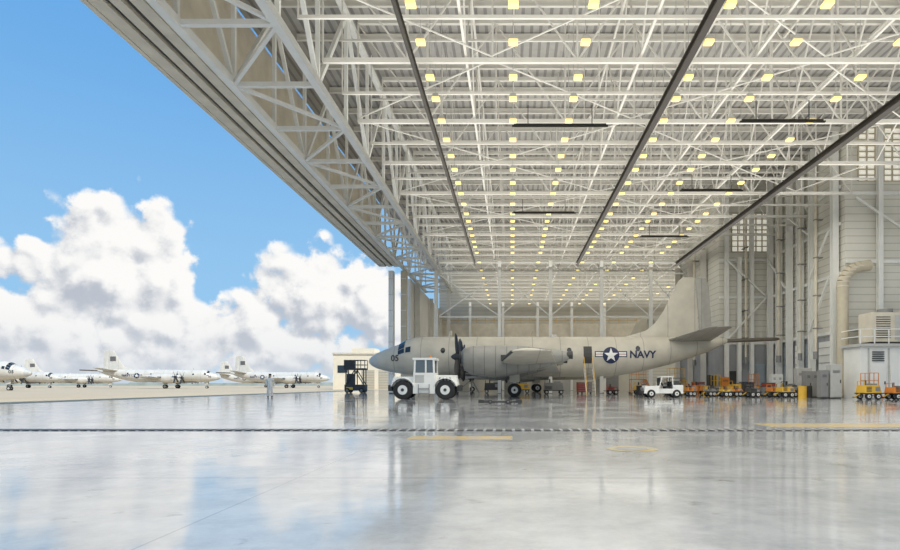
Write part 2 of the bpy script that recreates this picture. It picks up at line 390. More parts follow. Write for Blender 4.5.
# ---------------------------------------------------------------- roof
ZB,ZT=15.0,20.0
struct(MB().box(-14.3,48,Y0,Y1,20.6,20.9,deckm).obj('ceiling'))
ty=[2+6*i for i in range(17)]
def rtruss(y,x0,x1,zb=ZB):
    mb=MB(); mb.beam((x0,y,zb),(x1,y,zb),.17,.2,steelw); mb.beam((x0,y,ZT+.3),(x1,y,ZT+.3),.2,.22,steelw)
    n=round((x1-x0)/3.6); w=(x1-x0)/n
    for i in range(n+1):
        x=x0+w*i; mb.beam((x,y,zb),(x,y,ZT+.3),.08,.08,steelw)
        if i<n:
            if i%2: mb.beam((x,y,zb),(x+w,y,ZT+.2),.07,.07,steelw)
            else: mb.beam((x,y,ZT+.2),(x+w,y,zb),.07,.07,steelw)
    mb.obj('roof_truss',label='white painted steel roof truss spanning the hangar',cat='roof truss',group='transverse roof trusses')
for y in ty: rtruss(y,-8.2,24.9 if y<70 else 47)
for i in range(34):
    y=2+3*i
    if y+1.5>Y1-1: break
    x1=24.9 if y<68 else 47
    MB().ibeam((-12,y+1.5,20.35),(x1,y+1.5,20.35),.16,.35,steelw).obj('roof_purlin',label='white steel purlin under the corrugated roof deck',cat='purlin',group='roof purlins')
for i in range(16):
    y=5+6*i; x1=24.9 if y<68 else 47
    mb=MB(); mb.beam((-8.2,y,ZB+.05),(x1,y,ZB+.05),.11,.13,steelw); mb.beam((-8.2,y,17.6),(x1,y,17.6),.09,.1,steelw)
    n=8;w=(x1+8.2)/n
    for j in range(n+1):
        mb.beam((-8.2+w*j,y,ZB),(-8.2+w*j,y,20.2),.06,.06,steelw)
    mb.obj('roof_joist',label='light white steel joist frame with vertical hangers',cat='roof joist',group='secondary roof joists')
for x,y1 in((-2.0,102),(5.6,102),(10.6,102),(14.9,102),(19.6,102),(31,102),(39,102)):
    y0=2 if x<25 else 74
    mb=MB(); mb.beam((x,y0,ZB+.25),(x,y1,ZB+.25),.11,.13,steelw); mb.beam((x,y0,ZT),(x,y1,ZT),.11,.13,steelw)
    n=int((y1-y0)/6)
    for i in range(n):
        ya=y0+6*i; mb.beam((x,ya,ZB+.2),(x,ya+3,ZT),.07,.07,steelw); mb.beam((x,ya+3,ZT),(x,ya+6,ZB+.2),.07,.07,steelw)
    mb.obj('longitudinal_truss',label='white steel truss running the length of the hangar',cat='roof truss',group='longitudinal roof trusses')
for i,y in enumerate(ty[2:10]):
    mb=MB(); x1=23 if i<6 else 19; a=-8.1; j=0
    while a<x1-2:
        b=min(a+7.2,x1)
        if (i+j)%2: mb.beam((a,y+.15,ZB+.12),(b,y+5.85,ZB+.12),.05,.05,steelw)
        else: mb.beam((b,y+.15,ZB+.12),(a,y+5.85,ZB+.12),.05,.05,steelw)
        a=b;j+=1
    mb.obj('horizontal_bracing',label='diagonal white steel bracing between roof trusses',cat='bracing',group='roof bracing')
for x,w in((-4.1,.14),(7.2,.28),(18.2,.36)):
    mb=MB(); z=14.35
    mb.ibeam((x,2,z),(x,66.5,z),w,.36,brown)
    for y in ty[:11]: mb.beam((x,y,z+.17),(x,y,ZB-.1),.08,.08,steelw)
    mb.obj('crane_rail',label='dark brown steel crane rail hung beneath the roof',cat='crane rail',group='crane rails')
for x0,x1,y in((.4,4.4,30),(.4,4.4,45.2),(11.6,15,40),(11.6,15,29.5),(11.6,15,52.4)):
    mb=MB(); mb.beam((x0-.4,y,13.9),(x1+.4,y,13.9),.14,.06,brown); mb.cyl((x0-.3,y,13.98),(x1+.3,y,13.98),.05,dark)
    for x in(x0+.4,x1-.4): mb.beam((x,y,14.03),(x,y,14.94),.04,.04,dark)
    mb.obj('radiant_heater',label='long dark tube heater hung under the trusses',cat='heater',group='tube heaters')
def lamp(loc,first=None):
    if first: 
        n=copy_tree(first); n.location=loc; return n
    mb=MB(); mb.frus((-.19,.19,-.19,.19,0),(-.11,.11,-.11,.11,.2),lgrey); mb.cyl((0,0,.2),(0,0,6.1),.018,lgrey,n=5)
    o=mb.obj('high_bay_lamp',label='square hanging high bay lamp glowing warm yellow',cat='ceiling lamp',group='high bay lamps')
    MB().box(-.175,.175,-.175,.175,-.09,-.002,lens).obj('lamp_lens',o,'glowing yellow lens'); o.location=loc; return o
L0=None
for x in(-3.6,.05,2.9,7.75,11.2,15.3,21.5,27,33):
    y=(16 if x<20 else 76)+.6
    while y<100:
        yy=y
        k=round((yy-2)/3)*3+2
        if abs(yy-k)<.35: yy=k+.35*(1 if yy>=k else -1)
        k=round((yy-3.5)/3)*3+3.5
        if abs(yy-k)<.15: yy=k+.15*(1 if yy>=k else -1)
        l=lamp((x,yy,14.5),L0); L0=L0 or l
        y+=2.35 if y<60 else (4.8 if x<20 else 6)
# ---------------------------------------------------------------- door header
struct(MB().box(-14.6,-14.4,Y0,66,13.95,20.6,cream).obj('wall_left_header'))
mb=MB(); mb.box(-14.38,-12.35,Y0,66,14.15,14.3,cream)
for x,w in((-14.1,.26),(-13.42,.2),(-12.7,.24)): mb.box(x-w,x+w,Y0,66,13.95,14.15,cream)
for x in(-13.73,-13.08): mb.box(x-.04,x+.04,Y0,66,14.02,14.15,brown)
mb.obj('door_track',label='cream steel overhead hangar door track with grooves',cat='door track')
mb=MB(); xa,xb=-12.1,-8.45; za,zb=14.0,19.8
for x in(xa,xb):
    mb.beam((x,Y0,za),(x,84,za),.34,.34,white); mb.beam((x,Y0,zb),(x,84,zb),.3,.3,white)
N=22; st=(84-Y0)/N
for i in range(N+1):
    y=Y0+st*i
    mb.beam((xa,y,za),(xb,y,za),.2,.2,white)
    for x in(xa,xb): mb.beam((x,y,za),(x,y,zb),.17,.17,white)
    if i<N:
        if i%2: mb.beam((xa,y,za),(xb,y+st,za),.15,.15,white)
        else: mb.beam((xb,y,za),(xa,y+st,za),.15,.15,white)
        for x in(xa,xb):
            if i%2: mb.beam((x,y,za),(x,y+st,zb),.18,.18,white)
            else: mb.beam((x,y,zb),(x,y+st,za),.18,.18,white)
mb.obj('door_header_truss',label='massive white steel box truss above the open door',cat='header truss')
struct(MB().box(-12.5,-12.2,72,Y1,0,13.7,cladw).obj('wall_left'))
for i,(x,w,y,m) in enumerate(((-13.4,.5,66.3,white),(-12.0,.6,66.3,tan))):
    mb=MB(); mb.box(x-w/2,x+w/2,y,y+1.0,0.1,13.6,m)
    for k in range(8): mb.box(x-w/2,x+w/2,y-.05,y,.4+k*1.75,.5+k*1.75,steelw)
    mb.box(x-w/2+.05,x+w/2-.05,y,y+1,0,.12,dark)
    mb.obj('hangar_door_leaf',label=('tan' if i==1 else 'white')+' tall sliding hangar door leaf pushed open',cat='hangar door',group='sliding hangar door leaves')
def column(x,y,z1,w=.4,m=steelw,name='steel_column',lab='white steel column rising to the roof'):
    mb=MB(); mb.box(x-w/2,x+w/2,y-w/2,y-w/2+.06,0,z1,m); mb.box(x-w/2,x+w/2,y+w/2-.06,y+w/2,0,z1,m); mb.box(x-.03,x+.03,y-w/2+.06,y+w/2-.06,0,z1,m)
    mb.box(x-w*.7,x+w*.7,y-w*.7,y+w*.7,0,.05,grey)
    return mb.obj(name,label=lab,cat='column',group='steel columns')
for x,y in((-8.45,80),(-8.45,67)): column(x,y,13.8)
for y in(75,88,99): column(-11.8,y,13.6,.5)
PC=(-1.4,4.3,10,15.5)
for x in PC: column(x,67,14.8,.36,white)
for x in(-7,-1.5,4.3,10,15.5): column(x,100.4,14.8,.4,white)
mb=MB()
for z in(13.5,14.7,8.6): mb.beam((-8.2,67.5,z),(19.5,67.5,z),.12,.13,white)
for i in range(12):
    x=-8.2+27.7/12*i
    mb.beam((x,67.5,13.5),(x+27.7/24,67.5,14.7),.06,.06,white);mb.beam((x+27.7/24,67.5,14.7),(x+27.7/12,67.5,13.5),.06,.06,white)
xs=[-8.2]+list(PC)+[19.5]
for a,b in zip(xs,xs[1:]): 
    mb.beam((a,67.5,13.4),(b,67.5,8.7),.11,.11,white); mb.beam((b,67.5,13.4),(a,67.5,8.7),.11,.11,white)
mb.obj('bay_girder',label='white lattice girder and cross bracing separating the hangar bays',cat='girder')
YD=101
mb=MB(); mb.box(-12,21.5,YD+.4,YD+.8,0,8.6,wallm); mb.box(-12.1,21.6,YD,YD+.4,8.6,11.3,cream)
struct(mb.obj('wall_back_divider'))
mb=MB()
for i in range(23): mb.beam((-12+i*1.5,YD+.2,11.3),(-12+i*1.5,YD+.2,12.4),.06,.06,yellow)
for z in(11.9,12.4): mb.beam((-12,YD+.2,z),(21.5,YD+.2,z),.07,.07,yellow)
mb.obj('guard_railing',label='yellow guard railing along the mezzanine edge',cat='railing')
for k,(x,w) in enumerate(((-8,5),(0,4),(8,5),(16,4))): struct(MB().box(x-w/2,x+w/2,YD+.3,YD+.4,0,4.5,grey if k%2 else lgrey).obj('door_%d'%(k+1)))
struct(MB().box(-12.6,48,Y1,Y1+.3,0,20.6,cladd).obj('wall_back'))
struct(MB().box(47.5,48,72,Y1,0,20.6,cladd).obj('wall_right_rear'))
# ---------------------------------------------------------------- right walls
struct(MB().box(25,48,45,45.4,0,20.6,cladd).obj('wall_right_front'))
struct(MB().box(25,25.4,45.4,58,4.8,20.6,cladd).box(25,25.4,45.4,58,0,4.8,greyband).obj('wall_right'))
struct(MB().box(20,25,58,58.4,4.8,20.6,cladd).box(20,25,58,58.4,0,4.8,greyband).obj('wall_right_inner'))
struct(MB().box(20,20.4,58.4,72,4.8,20.6,cladd).box(20,20.4,58.4,72,0,4.8,greyband).obj('wall_right_side'))
struct(MB().box(20.4,48,71.6,72,0,20.6,cladd).obj('wall_right_return'))
winm=mat('daylight_glow_window',(.9,.88,.78),.4,0,.03,2,emit=.4)  # glazing given a weak glow that stands in for daylight behind it
def window(n,x0,x1,y,z0,z1,nx,nz):
    mb=MB(); mb.box(x0,x1,y-.06,y,z0,z1,winm)
    for i in range(nx+1): mb.beam((x0+(x1-x0)*i/nx,y-.1,z0),(x0+(x1-x0)*i/nx,y-.1,z1),.1,.1,tan)
    for i in range(nz+1): mb.beam((x0,y-.1,z0+(z1-z0)*i/nz),(x1,y-.1,z0+(z1-z0)*i/nz),.09,.09,tan)
    struct(mb.obj('window_%d'%n))
window(1,25.9,31,45,16.2,20.2,8,9)
window(2,21.2,24.7,58,13.8,17.5,6,7)
for y in(45.8,49.2,51.2,53.2,55.3,57.2): column(24.6,y,20.2,.45,white)
for x in(20.6,21.8,23): column(x,57.6,20.2 if x!=21.8 else 13.2,.36,white)
for y in(61.5,66,71): column(19.6,y,14.7,.45)
for x in(27.4,30.8): column(x,44.7,20.2,.35,white)
def girt(p,q,lab='white horizontal steel wall girt'): MB().beam(p,q,.16,.25,white).obj('wall_girt',label=lab,cat='wall beam',group='wall girts')
for z in(5.0,9.4,13.2,16): girt((24.9,45.5,z),(24.9,58,z))
for z in(5.2,10.2,15.3): girt((25,44.9,z),(34,44.9,z))
for z in(5.0,9.4,13.0): girt((20,57.9,z),(25,57.9,z))
for p,q in (((25.6,44.6,14.9),(29.6,44.6,12.2)),((29.7,44.6,10.6),(33,44.6,15.2)),((20.5,57.3,12.9),(24.2,57.3,9.5)),((20.5,57.3,5.2),(24.2,57.3,9.2)),((24.3,46,12.9),(24.3,49,9.6)),((24.3,46,9.2),(24.3,49,5.3)),((24.3,53.4,9.6),(24.3,57,12.9)),((24.3,49.4,13.4),(24.3,53,15.8))):
    MB().beam(p,q,.14,.14,white).obj('wall_brace',label='white diagonal steel brace on the wall',cat='wall beam',group='wall braces')
for i,(y0,y1,m) in enumerate(((46.3,48.7,white),(49.6,50.9,bluegrey),(51.6,52.8,white),(53.6,55.0,bluegrey),(55.7,56.8,white))):
    mb=MB(); mb.box(24.9,25,y0,y1,0,4.4,m)
    for k in range(7): mb.box(24.86,24.9,y0,y1,.3+k*.6,.34+k*.6,grey)
    struct(mb.obj('door_%d'%(i+5)))
mb=MB(); mb.box(21,22.2,57.9,58,0,2.3,dark); mb.box(22.8,24.4,57.9,58,0,3,bluegrey); struct(mb.obj('door_10'))
for i,(x,y,r) in enumerate(((24.1,47.6,.12),(24.1,50.2,.1),(24.1,54.2,.14),(19.3,63.5,.12),(22.3,57.2,.1))):
    mb=MB(); zt=17 if i!=3 else 14.5; mb.cyl((x,y,3.6),(x,y,zt),r,cream); mb.cyl((x,y,3.6),(x,y,3.0),r*1.6,grey)
    for z in(5.4,8,11,14): mb.box(x-.15,x+.5 if i<4 else x+.15,y-.18,y+(.18 if i<4 else .75),z,z+.08,grey)
    mb.obj('wall_pipe',label='cream vertical pipe clamped to the side wall',cat='pipe',group='vertical wall pipes',smooth=True)
E=empty('equipment_platform',(23.7,41.2,0),'white equipment enclosure with railed roof deck against the wall','platform')
mb=MB(); mb.box(.4,9,.3,2.4,0,3.6,white); mb.box(0.2,9.2,0,2.5,3.6,3.8,lgrey)
for k in range(6): mb.box(.9+k*1.4,1.0+k*1.4,.26,.3,0.1,3.5,lgrey)
mb.obj('enclosure',E)
for k in range(3):
    q=MB().box(1.05+k*1.4,2.15+k*1.4,.22,.3,0.05,2.3,white).obj('panel_door',E); MB().box(2.0+k*1.4,2.07+k*1.4,.17,.22,1.0,1.2,dark).obj('handle',q)
mb=MB()
for k in range(5): mb.box(1.2,2.0,.2,.3,2.6+k*.15,2.67+k*.15,dark)
mb.obj('louvre_vent',E)
mb=MB()
for z in(4.3,4.8): mb.beam((.25,.05,z),(9.1,.05,z),.06,.06,white); mb.beam((.25,.05,z),(.25,2.4,z),.06,.06,white)
for k in range(10): mb.beam((.25+k*.98,.05,3.8),(.25+k*.98,.05,4.8),.06,.06,white)
mb.obj('railing',E)
E=empty('air_handling_unit',(25.0,41.7,3.81),'boxy tan and grey air handling unit on the enclosure roof','air conditioner')
mb=MB(); mb.box(0,3.0,0,1.6,.15,2.2,cream); mb.box(3.05,6,0,1.6,.15,2.7,lgrey); mb.box(.1,5.9,.1,1.5,0,.15,dark)
for k in range(10): mb.box(.3,1.3,-.03,0,.4+k*.16,.46+k*.16,dark)
mb.obj('unit_casing',E,bevel=.03)
MB().box(1.6,2.7,-.04,0,.3,2.0,lgrey).obj('access_panel',E)
MB().cyl((1.4,.8,2.2),(1.4,.8,2.5),.5,grey,n=20).obj('exhaust_fan',E)
MB().cyl((4.4,.8,2.7),(4.4,.8,3.1),.45,grey,n=20).obj('exhaust_fan',E)
mb=MB(); yd=44.2; x0=24.35; R_=1.5
pts=[(x0,yd,0.02),(x0,yd,8.2)]
pts+=[(x0+R_*(1-math.cos(a)),yd,8.2+R_*math.sin(a)) for a in [i*pi/2.3/6 for i in range(1,7)]]
e=pts[-1]; pts+=[(e[0]+.8,yd,e[2]+.1)]
mb.pipe(pts,.4,tan,18)
for p in pts[1:-1]: mb.cyl(Vector(p)-Vector((0,0,.04)),Vector(p)+Vector((0,0,.04)),.44,cream,n=18)
mb.obj('air_duct',label='tan round air duct bending up the wall',cat='duct',smooth=True)

# ---------------------------------------------------------------- equipment kinds
def cabinet(x,y,w,d,h,m,lab,cat='electrical cabinet',name='electrical_cabinet'):
    E=empty(name,(x,y,0),lab,cat)
    MB().box(-w/2,w/2,-d/2,d/2,.08,h,m).box(-w/2+.04,w/2-.04,-d/2+.04,d/2-.04,0,.08,dark).obj('cabinet_body',E,bevel=.02)
    n=2 if w>.9 else 1
    for i in range(n):
        x0=-w/2+w/n*i+.04; mb=MB().box(x0,x0+w/n-.08,-d/2-.03,-d/2,.14,h-.06,m)
        for k in range(4): mb.box(x0+.1,x0+w/n-.2,-d/2-.04,-d/2-.03,h*.75+k*.05,h*.75+.02+k*.05,dark)
        q=mb.obj('cabinet_door',E); MB().box(x0+w/n-.2,x0+w/n-.15,-d/2-.07,-d/2-.03,h*.45,h*.55,dark).obj('handle',q)
    return E
def toolchest(x,y,m,lab,w=1.2,h=1.2):
    E=empty('tool_chest',(x,y,0),lab,'tool chest')
    MB().box(-w/2,w/2,-.3,.3,.18,h,m).box(-w/2-.02,w/2+.02,-.32,.32,h,h+.04,dark).obj('chest_body',E)
    z=.22
    while z<h-.15:
        MB().box(-w/2+.04,w/2-.04,-.33,-.3,z,z+.17,m).box(-w/2+.15,w/2-.15,-.36,-.33,z+.12,z+.14,steelm).obj('drawer',E); z+=.2
    for a in(-w/2+.12,w/2-.12):
        for b in(-.22,.22): MB().wheel(a,b,.09,.09,.06,grey).obj('caster',E)
    return E
def cart(x,y,m,lab,w=2.0,h=1.3,name='power_cart',cat='equipment cart',rot=0):
    E=empty(name,(x,y,0),lab,cat,rot=rot)
    mb=MB().frus((-w/2,w/2,-.55,.55,.42),(-w/2+.05,w/2-.12,-.5,.5,h*.85),m)
    mb.box(-w/2-.05,w/2+.05,-.58,.58,.36,.44,dark)
    for k in range(4): mb.box(-w/2+.1,-w/2+w*.4,-.565,-.535,.52+k*.09,.56+k*.09,dark)
    mb.box(w*.12,w*.38,-.57,-.52,h*.5,h*.75,grey)
    mb.obj('cart_body',E,bevel=.02)
    mb=MB(); mb.cyl((-w*.2,0,h*.85),(-w*.2,0,h+.15),.07,dark); mb.box(.05,w*.35,-.3,.3,h*.85,h*.95,grey); mb.beam((-w*.45,-.4,h*.85),(-w*.45,-.4,h+.1),.04,.04,m); mb.beam((-w*.45,.4,h*.85),(-w*.45,.4,h+.1),.04,.04,m); mb.beam((-w*.45,-.4,h+.1),(-w*.45,.4,h+.1),.04,.04,m); mb.obj('exhaust_stack',E)
    for a in(-w/2+.25,w/2-.25):
        for b in(-.5,.5): MB().wheel(a,b,.22,.22,.14,ins_w).obj('wheel',E,smooth=True)
    MB().beam((-w/2,0,.4),(-w/2-.4,0,.15),.06,.06,yellow).beam((-w/2-.4,-.15,.15),(-w/2-.4,.15,.15),.06,.06,dark).obj('tow_handle',E)
    return E
def stand(x,y,m,lab,h=2.2,rot=0,w=1.5,name='maintenance_stand'):
    E=empty(name,(x,y,0),lab,'maintenance stand',rot=rot)
    mb=MB()
    for a in(-w/2,w/2):
        for b in(-.5,.5): mb.beam((a,b,.2),(a,b,h),.06,.06,m)
        mb.beam((a,-.5,.3),(a,.5,h),.04,.04,m)
        mb.beam((a,-.5,.25),(a,.5,.25),.06,.06,m)
    for b in(-.5,.5): mb.beam((-w/2,b,.25),(w/2,b,.25),.06,.06,m); mb.beam((-w/2,b,.3),(w/2,b,h),.04,.04,m)
    mb.obj('frame',E)
    MB().box(-w/2-.05,w/2+.05,-.55,.55,h,h+.07,grey).obj('deck',E)
    for b in(-.5,.5):
        mb=MB()
        for z in(h+.55,h+1.05): mb.beam((-w/2,b,z),(w/2,b,z),.04,.04,m)
        for a in(-w/2,0,w/2): mb.beam((a,b,h),(a,b,h+1.05),.04,.04,m)
        mb.obj('guard_rail',E)
    mb=MB()
    for b in(-.35,.35): mb.beam((w/2+h*.55,b,.05),(w/2+.05,b,h),.05,.1,m)
    for i in range(1,int(h/.28)):
        t=i/int(h/.28); mb.box(w/2+h*.55*(1-t)-.1,w/2+h*.55*(1-t)+.1,-.35,.35,h*t-.02,h*t+.02,grey)
    mb.obj('stairs',E)
    for a in(-w/2,w/2):
        for b in(-.5,.5): MB().wheel(a,b,.12,.12,.07,grey).obj('caster',E)
    return E
cabinet(22.7,42.3,.8,.6,2.4,lgrey,'grey electrical cabinet next to the white enclosure')
cabinet(21.9,42.3,.6,.5,2.0,grey,'dark grey narrow cabinet beside the light one')
cabinet(22.6,45.5,1.0,.6,2.0,grey,'dark grey control cabinet by the side wall')
cabinet(23.5,48.5,1.2,.6,2.3,lgrey,'wide light grey cabinet by the side wall')
cabinet(23.4,53.2,1.0,.6,1.9,white,'white storage cabinet against the side wall','storage cabinet','storage_cabinet')
cabinet(19.0,57.0,.8,.6,1.9,dark,'black tall locker under the stepped wall','storage cabinet','storage_cabinet')
cabinet(20.1,56.8,.8,.6,1.7,orange,'orange flammables locker under the stepped wall','storage cabinet','storage_cabinet')
toolchest(21.5,50.3,red,'red rolling tool chest with drawers',.9,1.1)
toolchest(22.0,56.2,bluem,'blue rolling tool chest near the wall')
toolchest(17.6,56.8,red,'red tool chest under the stepped wall',1.1,1.2)
toolchest(22.1,51.9,grey,'grey rolling tool chest near the side wall',.9,1.0)
toolchest(19.4,49.4,dark,'black rolling tool chest among the carts',.8,1.1)
toolchest(15.0,55.2,grey,'grey rolling tool chest behind the aircraft tail',.9,1.0)
toolchest(20.6,48.6,grey,'low grey rolling tool chest by the carts',.8,.8)
cart(17.2,55.1,orange,'orange ground power cart on small wheels',1.3,1.1)
cart(20.1,53.4,yellow,'yellow ground power cart with louvred side',1.4,1.2)
cart(15.4,57.5,grey,'dark grey air conditioning cart',1.6,1.4)
cart(21.9,47.4,dark,'dark towable equipment cart',1.0,1.1)
cart(12.8,59.5,yellow,'yellow hydraulic test cart beneath the tail',1.3,1.1)
cart(10.2,61,red,'red fire bottle cart beneath the tail',1.1,.9)
cart(20.4,51.1,orange,'small orange welding cart among the drums',.9,.95)
cart(14.3,53.2,yellow,'small yellow jacking cart under the tail',1.0,.8)
cart(17.6,52.4,dark,'low black battery cart',1.1,.8)
cart(18.3,49.0,orange,'low orange hose cart near the tail',.8,.75)
cart(16.4,49.6,grey,'low grey hand cart near the tail',.8,.7)
cart(23.4,43.9,yellow,'small yellow pump cart behind the grey cabinets',.8,.9)
cart(20.6,45.2,yellow,'small yellow compressor cart by the cabinets',1.0,.95)
cart(18.7,46.6,dark,'low black tyre cart by the yellow compressor',.9,.8)
cart(20.4,47.0,orange,'small orange lubrication cart by the compressor',.6,.9)
cart(17.0,47.7,yellow,'low yellow tow dolly under the tail',.8,.7)
cart(15.1,50.7,orange,'small orange oil cart under the tail',.8,.9)
stand(16.6,60.8,yellow,'yellow wheeled maintenance stand with stairs',1.6)
stand(13.2,63,orange,'orange wheeled work stand with guard rail',1.5)
stand(18.5,54.5,yellow,'small yellow step stand among the carts',.8,w=.5)
stand(22.0,54.6,orange,'small orange step stand by the wall',.9,w=.5)
stand(-5,63,grey,'grey maintenance stand behind the aircraft nose',1.5)
cart(4.3,62,grey,'grey equipment cart behind the aircraft',2.0,1.4)
cart(1.2,69.5,yellow,'yellow equipment cart behind the wing',1.6,1.3)
cart(-2.2,70,dark,'dark equipment cart behind the wing',2.0,1.4)
toolchest(7.5,64,red,'red tool chest behind the aircraft')
toolchest(8.2,66.2,grey,'grey tool chest behind the aircraft')
cart(23.3,39.2,yellow,'low yellow compressor cart beside the white enclosure',1.1,1.1)
cart(24.9,38.9,orange,'orange generator cart beside the white enclosure',.9,.95)
stand(24.1,40.45,orange,'low orange work stand by the enclosure',.7,w=.6)
def drum(x,y,m,lab):
    mb=MB().cyl((x,y,0),(x,y,.88),.29,m,n=20)
    for z in(.02,.3,.58,.86): mb.cyl((x,y,z-.015 if z>.02 else 0),(x,y,z+.015),.3,m,n=20)
    mb.cyl((x+.12,y,.88),(x+.12,y,.9),.04,dark)
    mb.obj('drum',label=lab,cat='drum',smooth=True,group='steel drums')
for x,y,m,l in((18.6,51.2,yellow,'yellow steel drum'),(19.2,51.9,yellow,'yellow steel drum'),(16.2,53,orange,'orange steel drum'),(23.3,51,bluem,'blue steel drum'),(12.0,56.5,dark,'black steel drum'),(15.9,54,dark,'black steel drum'),(23.3,46.9,orange,'orange steel drum'),(23.3,56.6,yellow,'yellow steel drum'),(21.8,44.2,dark,'black steel drum'),(21.2,43.8,yellow,'yellow steel drum'),(16.6,51.2,yellow,'yellow steel drum')): drum(x,y,m,l+' standing on the hangar floor')
# big wheeled white tow tractor
E=empty('tow_tractor',(-5.72,39.9,0),'white big-wheeled aircraft tow tractor parked by the nose','tow tractor')
mb=MB(); mb.box(-1.6,1.6,-.5,.5,.55,1.05,white); mb.frus((-2.2,-.7,-.62,.62,.9),(-2.05,-.7,-.57,.57,1.5),white); mb.frus((.7,2.2,-.62,.62,.9),(.7,2.05,-.57,.57,1.6),white)
mb.box(-.72,.72,-.95,.95,.38,1.05,white); mb.box(-2.4,-2.15,-.6,.6,.55,.95,dark); mb.box(2.15,2.4,-.6,.6,.55,.95,dark)
for k in range(4): mb.box(.95+k*.22,1.05+k*.22,-.64,-.6,1.15,1.45,grey)
mb.obj('chassis',E,bevel=.04)
mb=MB()
for a in(-.66,.66):
    for b in(-.8,.8): mb.beam((a,b,1.05),(a*.92,b*.95,2.6),.12,.12,white)
mb.box(-.76,.76,-.88,.88,2.58,2.72,white); mb.box(-.7,.7,-.85,-.8,1.05,1.75,white); mb.box(-.7,.7,.8,.85,1.05,1.75,white)
for a in(-.68,.68): mb.box(a-.04,a+.04,-.8,.8,1.05,1.75,white)
mb.beam((.1,-.83,1.6),(.1,-.79,2.64),.1,.08,white)
mb.box(-.6,0,-.87,-.85,1.1,1.6,lgrey)
cab=mb.obj('cab',E,bevel=.02)
MB().box(-.6,.6,-.79,-.77,1.75,2.58,cabglass).obj('side_window',cab); MB().box(-.64,-.62,-.7,.7,1.75,2.58,cabglass).obj('windshield',cab); MB().box(.62,.64,-.7,.7,1.75,2.58,cabglass).obj('rear_window',cab)
MB().box(-.3,.3,-.2,.3,1.05,1.3,black).box(.2,.35,-.2,.3,1.3,1.8,black).obj('seat',E)
MB().cyl((.3,0,2.72),(.3,0,2.9),.08,orange).obj('beacon',E)
mb=MB()
for z in(.15,.4,.7): mb.box(-.35,.35,-1.1,-.95,z,z+.04,grey)
for a in(-.35,.35): mb.beam((a,-1.03,.15),(a,-1.0,1.0),.04,.04,grey)
mb.obj('step_ladder',E)
for a in(-1.38,1.38):
    for b in(-.8,.8): MB().wheel(a,b,.63,.63,.42,ins_w).obj('wheel',E,smooth=True)
    pts=[(a+.78*math.cos(t),.78*math.sin(t)+.63) for t in [pi*.1+pi*.8*i/7 for i in range(8)]]
    for b in(-.8,.8):
        mb=MB()
        for p,q in zip(pts,pts[1:]): mb.beam((p[0],b,p[1]),(q[0],b,q[1]),.5,.05,white)
        mb.obj('fender',E)
# small white tug
E=empty('baggage_tractor',(11.3,45.2,0),'small white utility tractor with open cab under the fuselage','utility tractor'); E.scale=(.9,.9,.9)
mb=MB(); mb.frus((-1.65,-.35,-.68,.68,.35),(-1.55,-.35,-.62,.62,.98),white); mb.box(-.35,1.6,-.7,.7,.35,.75,white); mb.box(.75,1.6,-.7,.7,.75,1.05,white); mb.box(-1.78,-1.6,-.6,.6,.35,.6,dark); mb.box(1.6,1.75,-.2,.2,.35,.55,dark); mb.box(-1.72,-1.66,-.55,.55,.62,.85,grey)
mb.obj('vehicle_body',E,bevel=.04)
mb=MB()
for a,ta in((-.35,-.15),(.75,.7)):
    for b in(-.64,.64): mb.beam((a,b,.95),(ta,b*.93,1.72),.07,.07,white)
mb.box(-.25,.8,-.65,.65,1.7,1.78,white); mb.box(-.35,.75,.6,.66,.75,1.1,white); mb.obj('cab_roof',E)
MB().box(-.3,-.26,-.55,.55,1.0,1.65,glass).obj('windshield',E)
MB().box(.2,.6,-.5,.5,.75,.95,black).box(.55,.68,-.5,.5,.95,1.35,black).obj('seat',E)
MB().cyl((-.12,-.3,1.12),(-.05,-.3,1.15),.17,black).obj('steering_wheel',E)
for a in(-1.05,1.05):
    for b in(-.62,.62): MB().wheel(a,b,.34,.34,.22,ins_w).obj('wheel',E,smooth=True)

# ---------------------------------------------------------------- outside building + lift
E=empty('service_building',(PX(333,130),130,0),'low cream service building beyond the hangar door','building')
mb=MB(); mb.box(0,13.8,0,9,0,7.6,bldm); mb.box(-.2,14,-.2,9.2,7.6,7.95,cream); mb.box(4,9,-.05,5,7.95,8.9,bldm); mb.obj('building_body',E)
for i,x in enumerate((6.2,9.9)): 
    mb=MB().box(x,x+2.8,-.06,0,0,4.2,tan)
    for k in range(7): mb.box(x,x+2.8,-.08,-.06,.3+k*.55,.36+k*.55,grey)
    mb.obj('roller_door',E)
MB().box(1,3.2,-.06,0,3.6,5.2,glass).obj('building_window',E)
E=empty('scissor_lift',(PX(356,72),72,0),'dark box-bodied work lift standing by the door opening','work lift')
MB().box(-1.2,1.2,-.7,.7,.3,1.0,dark).box(-1.0,-.2,-.72,-.7,.4,.7,yellow).obj('base',E,bevel=.03)
mb=MB()
for b in(-.6,.6):
    for a in(-1.05,0,1.05): mb.beam((a,b,1.0),(a,b,2.75),.1,.1,dark)
    mb.beam((-1.05,b,1.0),(0,b,2.75),.08,.1,dark); mb.beam((1.05,b,1.0),(0,b,2.75),.08,.1,dark)
mb.box(-1.0,-.2,-.5,.5,1.0,2.3,dark)
mb.obj('lift_frame',E)
mb=MB(); mb.box(-1.25,1.25,-.7,.7,2.75,2.95,dark)
for b in(-.68,.68):
    for z in(3.35,3.9): mb.beam((-1.22,b,z),(1.22,b,z),.07,.07,dark)
    for a in(-1.22,-.4,.4,1.22): mb.beam((a,b,2.9),(a,b,3.93),.07,.07,dark)
for a in(-1.22,1.22):
    for z in(3.35,3.9): mb.beam((a,-.68,z),(a,.68,z),.07,.07,dark)
mb.box(-1.2,-.1,-.66,.3,2.95,3.85,dark); mb.obj('work_platform',E)
